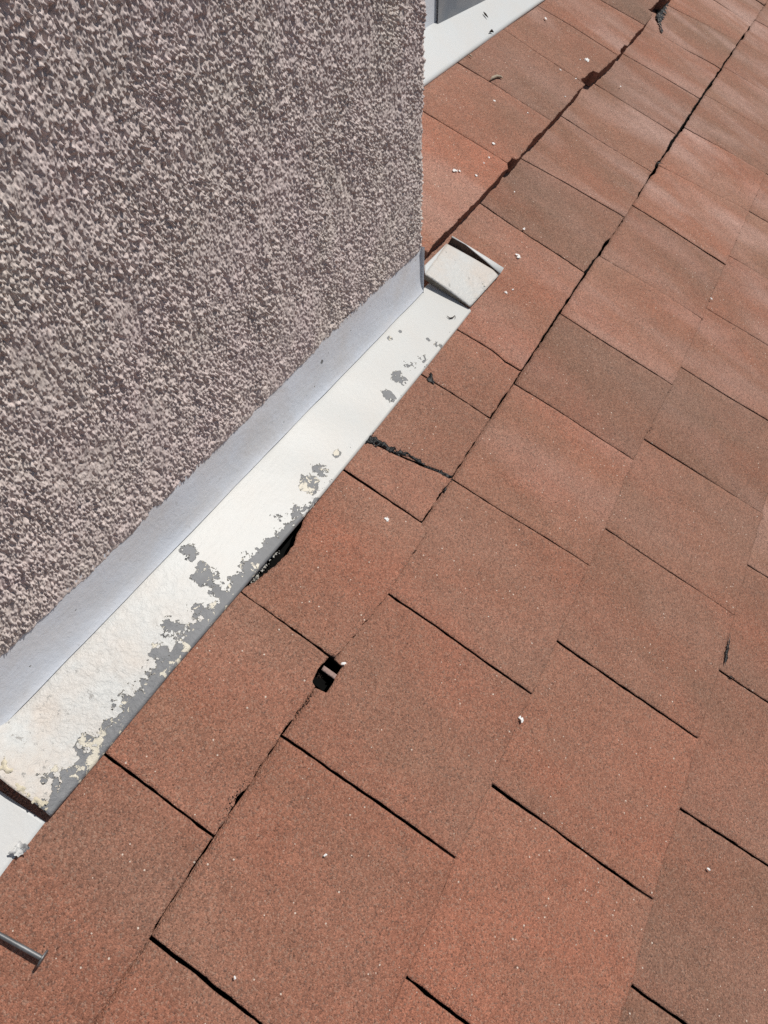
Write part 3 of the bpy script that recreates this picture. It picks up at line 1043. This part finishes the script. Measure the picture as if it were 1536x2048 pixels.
# shoulder wall above and behind the far flashing
SW = []
for x in np.linspace(q0[0], 2.9, 200):
    y = np.interp(x, f_c[:, 0], f_c[:, 1]) if x < f_c[-1, 0] else f_c[-1, 1]
    SW.append([np.array([x, y + .006, FZ - .05]) + UP * hh_ for hh_ in np.linspace(0, 1.1, 90)])
SW = np.array(SW)
SW[..., 1] -= .0014 * unit(rng.normal(size=SW.shape[:2])) * smoothstep(.07, .12, np.linspace(0, 1.1, 90))[None]
mesh_object('shoulder_wall', SW.reshape(-1, 3), grid_faces(200, 90), M_STUCCO, chimney, base=CH_BASE)

# ------------------------------------------------------------------ hole: pale sliver bridging it
hb = at(667, 1345, .001)
sl = patch(at(648, 1331, .0), at(686, 1358, .0004), at(680, 1366, .0004), at(643, 1339, .0), 10, 4)
V, F = slab(sl, .0015, 1, .0002, 3)
o = mesh_object('shingle_sliver', V, F, M_SLIVER, roof)
tag(o, 'pale sliver of shingle bridging the dark hole')

# ------------------------------------------------------------------ black tar
blob('tar_smear', [(738, 876, 5.0), (765, 888, 3.2), (790, 903, 3.6), (822, 914, 2.2), (850, 932, 2.4), (880, 944, 4.2), (898, 953, 4.0)], .0042, .0014, M_TAR, roof, seed=2, rag=.42, cell=.0007,
     label='long black tar smear sealing a cracked shingle')
blob('tar_smear', [(862, 748, 1.8), (862, 762, 3.4), (866, 768, 1.6)], .0042, .0018, M_TAR, roof, seed=3)
blob('tar_smear', [(897, 962, 1.5), (889, 981, 1.3)], .0038, .0014, M_TAR, roof, seed=4)
blob('tar_smear', [(1333, 2, 4), (1322, 28, 9), (1316, 40, 6)], .0035, .0016, M_TAR, roof, seed=5, label='black tar patch under the raised shingle edge')
blob('tar_smear', [(1320, 46, 3.2), (1324, 64, 2.4)], .0036, .0012, M_TAR, roof, seed=6)
blob('tar_smear', [(1461, 1266, .5), (1458, 1284, 1.0), (1454, 1305, 1.7), (1452, 1320, 1.6), (1451, 1326, .6), (1450, 1341, .5)], .0030, .0007, M_TAR, roof, seed=7, rag=.25, cell=.0006)
blob('tar_smear', [(1458, 1352, 1.0), (1468, 1358, 1.4)], .0030, .0012, M_TAR, roof, seed=8)
blob('tar_smear', [(1302, 856, .9), (1304, 866, 1.3)], .0030, .0012, M_TAR, roof, seed=9)
blob('tar_smear', [(1340, 782, 1.0), (1348, 783, 1.1)], .0030, .0012, M_TAR, roof, seed=10)
blob('tar_smear', [(1310, 324, 2.0), (1330, 330, 1.0)], .0034, .0012, M_TAR, roof, seed=11)

# ------------------------------------------------------------------ dried paint drops on the shingles
DROPS = [(775, 1040, 2.4), (1042, 1440, 2.7), (1036, 511, 3.6), (987, 287, 2.6), (909, 341, 2.8), (919, 342, 1.6), (952, 351, 2.2), (911, 340, 2.0), (1176, 120, 4.6), (1160, 119, 1.6),
         (989, 201, 2.0), (1122, 140, 2.0), (1151, 158, 2.2), (1131, 193, 1.4), (1056, 226, 1.5), (652, 1710, 1.5), (470, 1955, 1.2), (1418, 1738, 1.7), (1422, 597, 1.9), (1048, 457, 1.9),
         (1012, 585, 2.0), (1026, 579, 1.4), (687, 1325, 2.2), (978, 315, 1.6), (968, 326, 1.4), (1092, 37, 2.6), (1241, 173, 1.3), (1029, 383, 1.3)]
for k, (a, b, r_) in enumerate(DROPS):
    zz = (ZR + .0010 if k in (3, 4, 5, 6, 7, 8, 9, 10, 11, 12, 13, 14, 23, 24, 25) else .0040)
    th0 = random.uniform(0, 6.28)
    blob('paint_drop', [(a - 1.5 * r_ * math.cos(th0) * .4, b - 1.5 * r_ * math.sin(th0) * .4, r_ * .8), (a, b, r_ * .9)], zz, .0007, M_DROP, roof, seed=60 + k, cell=.0005, rag=.3)

# ------------------------------------------------------------------ loose nail
nb = at(85, 1917, .0045); tip = at(-62, 1836, .0045)
nail = empty('nail', (nb[0], nb[1], .004))
tag(nail, 'loose galvanised roofing nail lying on the shingles', 'nail')
nbase = np.array([nb[0], nb[1], .004])
axis = tip - nb; axis[2] = 0; nlen = .046; axis /= np.linalg.norm(axis)
hc = np.array([nb[0], nb[1], .0052 + .0048]); tc_ = hc + axis * nlen; tc_[2] = .0060
ax = tc_ - hc; ax /= np.linalg.norm(ax)
e1_ = np.cross(ax, [0, 0, 1.0]); e1_ /= np.linalg.norm(e1_); e2_ = np.cross(e1_, ax)


def lathe(prof, seg=20):
    V = []; F = []
    for d, r_ in prof:
        for k in range(seg):
            t = 2 * math.pi * k / seg
            V.append(hc + ax * d + (e1_ * math.cos(t) + e2_ * math.sin(t)) * r_)
    for i in range(len(prof) - 1):
        for k in range(seg):
            F.append((i * seg + k, i * seg + (k + 1) % seg, (i + 1) * seg + (k + 1) % seg, (i + 1) * seg + k))
    return V, F


V, F = lathe([(.0006, .0016), (.001, .0017), (.0385, .00165), (.0395, .0016), (nlen, .0001)])
mesh_object('shank', V, F, M_STEEL, nail, base=nbase)
V, F = lathe([(-.0006, .0001), (-.0006, .0050), (-.0003, .0054), (.0004, .0054), (.0007, .0050), (.0007, .0012)])
mesh_object('nail_head', V, F, M_STEEL, nail, base=nbase, smooth=False)


# ------------------------------------------------------------------ bits of debris
def twig(name, pts_px, z, rad, material, label, cat='twig', group='bits of debris on the roof', seed=0):
    base = at(*pts_px[0], z)
    pts = np.array([at(a, b, z) for a, b in pts_px])
    r = np.random.default_rng(int(seed * 100) % 99991)
    V = []; F = []; seg = 7
    n = len(pts)
    for i, p in enumerate(pts):
        d = pts[min(i + 1, n - 1)] - pts[max(i - 1, 0)]; d /= np.linalg.norm(d)
        a_ = np.cross(d, [0, 0, 1.0]); a_ /= np.linalg.norm(a_); b_ = np.cross(a_, d)
        rr = rad * (0.25 if i in (0, n - 1) else r.uniform(.75, 1.2))
        for k in range(seg):
            t = 2 * math.pi * k / seg
            V.append(p + np.array([0, 0, rad]) + (a_ * math.cos(t) + b_ * math.sin(t)) * rr)
    for i in range(n - 1):
        for k in range(seg):
            F.append((i * seg + k, i * seg + (k + 1) % seg, (i + 1) * seg + (k + 1) % seg, (i + 1) * seg + k))
    F.append(tuple(range(seg))[::-1]); F.append(tuple(range((n - 1) * seg, n * seg)))
    o = mesh_object(name, V, F, material, base=base)
    return tag(o, label, cat, group)


twig('dry_twig', [(979, 163), (984, 158), (992, 155), (1000, 156), (1004, 159)], ZR + .0005, .0022, M_TWIG, 'short pale dry twig on the raised shingle by its slot', seed=1)
twig('dry_twig', [(936, 110), (940, 112), (944, 116)], ZR + .0003, .0013, M_TWIG, 'tiny pale twig close to the far white flashing', seed=2)
twig('dark_twig', [(893, 632), (899, 637), (905, 636), (909, 632), (911, 638)], .0078, .0007, M_DARKTWIG, 'small bent dark twig on the white flashing near the corner step', seed=3)
twig('dark_leaf', [(966, 26), (970, 31), (975, 37)], FZ + .002, .0018, M_DARKTWIG, 'shrivelled dark leaf scrap in the middle of the far flashing', 'leaf', seed=4)
twig('dark_leaf', [(978, 66), (982, 64), (986, 67)], FZ + .001, .0022, M_DARKTWIG, 'shrivelled dark leaf scrap on the far flashing outer edge', 'leaf', seed=5)

# ------------------------------------------------------------------ loose grit: pale under the torn shingle, dark crumbs along the butt joint
def grit(name, spots, n, size, material, zs, seed, label=None):
    """Many tiny stones as one part of the roof."""
    r = np.random.default_rng(seed)
    V = []; F = []
    octa = np.array([(1, 0, 0), (-1, 0, 0), (0, 1, 0), (0, -1, 0), (0, 0, 1), (0, 0, -1)], float)
    of = [(0, 2, 4), (2, 1, 4), (1, 3, 4), (3, 0, 4), (2, 0, 5), (1, 2, 5), (3, 1, 5), (0, 3, 5)]
    for k in range(n):
        a, b, sp = spots[r.integers(len(spots))]
        p = at(a, b, zs)
        p = p + np.array([r.normal() * sp, r.normal() * sp, 0]) * .001
        sz = size * r.uniform(.5, 1.25)
        d = octa * r.uniform(.6, 1.2, size=(6, 1)) * sz
        ang = r.uniform(0, 6.28); c_, s__ = math.cos(ang), math.sin(ang)
        d = d @ np.array([[c_, s__, 0], [-s__, c_, 0], [0, 0, 1]])
        i0 = len(V)
        V += list(p + d + np.array([0, 0, sz * .6])); F += [(x + i0, y + i0, z + i0) for x, y, z in of]
    o = mesh_object(name, V, F, material, roof, smooth=False)
    o['kind'] = 'stuff'
    if label:
        o['label'] = label
    return o


grit('grit', [(500 + 66 * t, 1166 - 84 * t, 1.6 + .6 * t) for t in np.linspace(0, .75, 14)], 170, .0009, M_GRIT, -.0065, 4, 'pale grit in the gap below the torn shingle')
crumb_spots = [(553 - 6.6 * k, 1478 + 9.2 * k, .8) for k in range(16)] + [(626 - 5 * k, 1386 + 7 * k, .7) for k in range(8)] + [(1070, 690, 2.2)] * 10 + \
              [(1000 - 7 * k, 795 + 10 * k, 1.2) for k in range(6)] * 2 + [(898, 958, 1.5)] * 4 + [(638, 1352, 1.4)] * 3
grit('grit', crumb_spots, 260, .0007, M_EDGE, .0030, 5, 'dark crumbs along the butt joint')
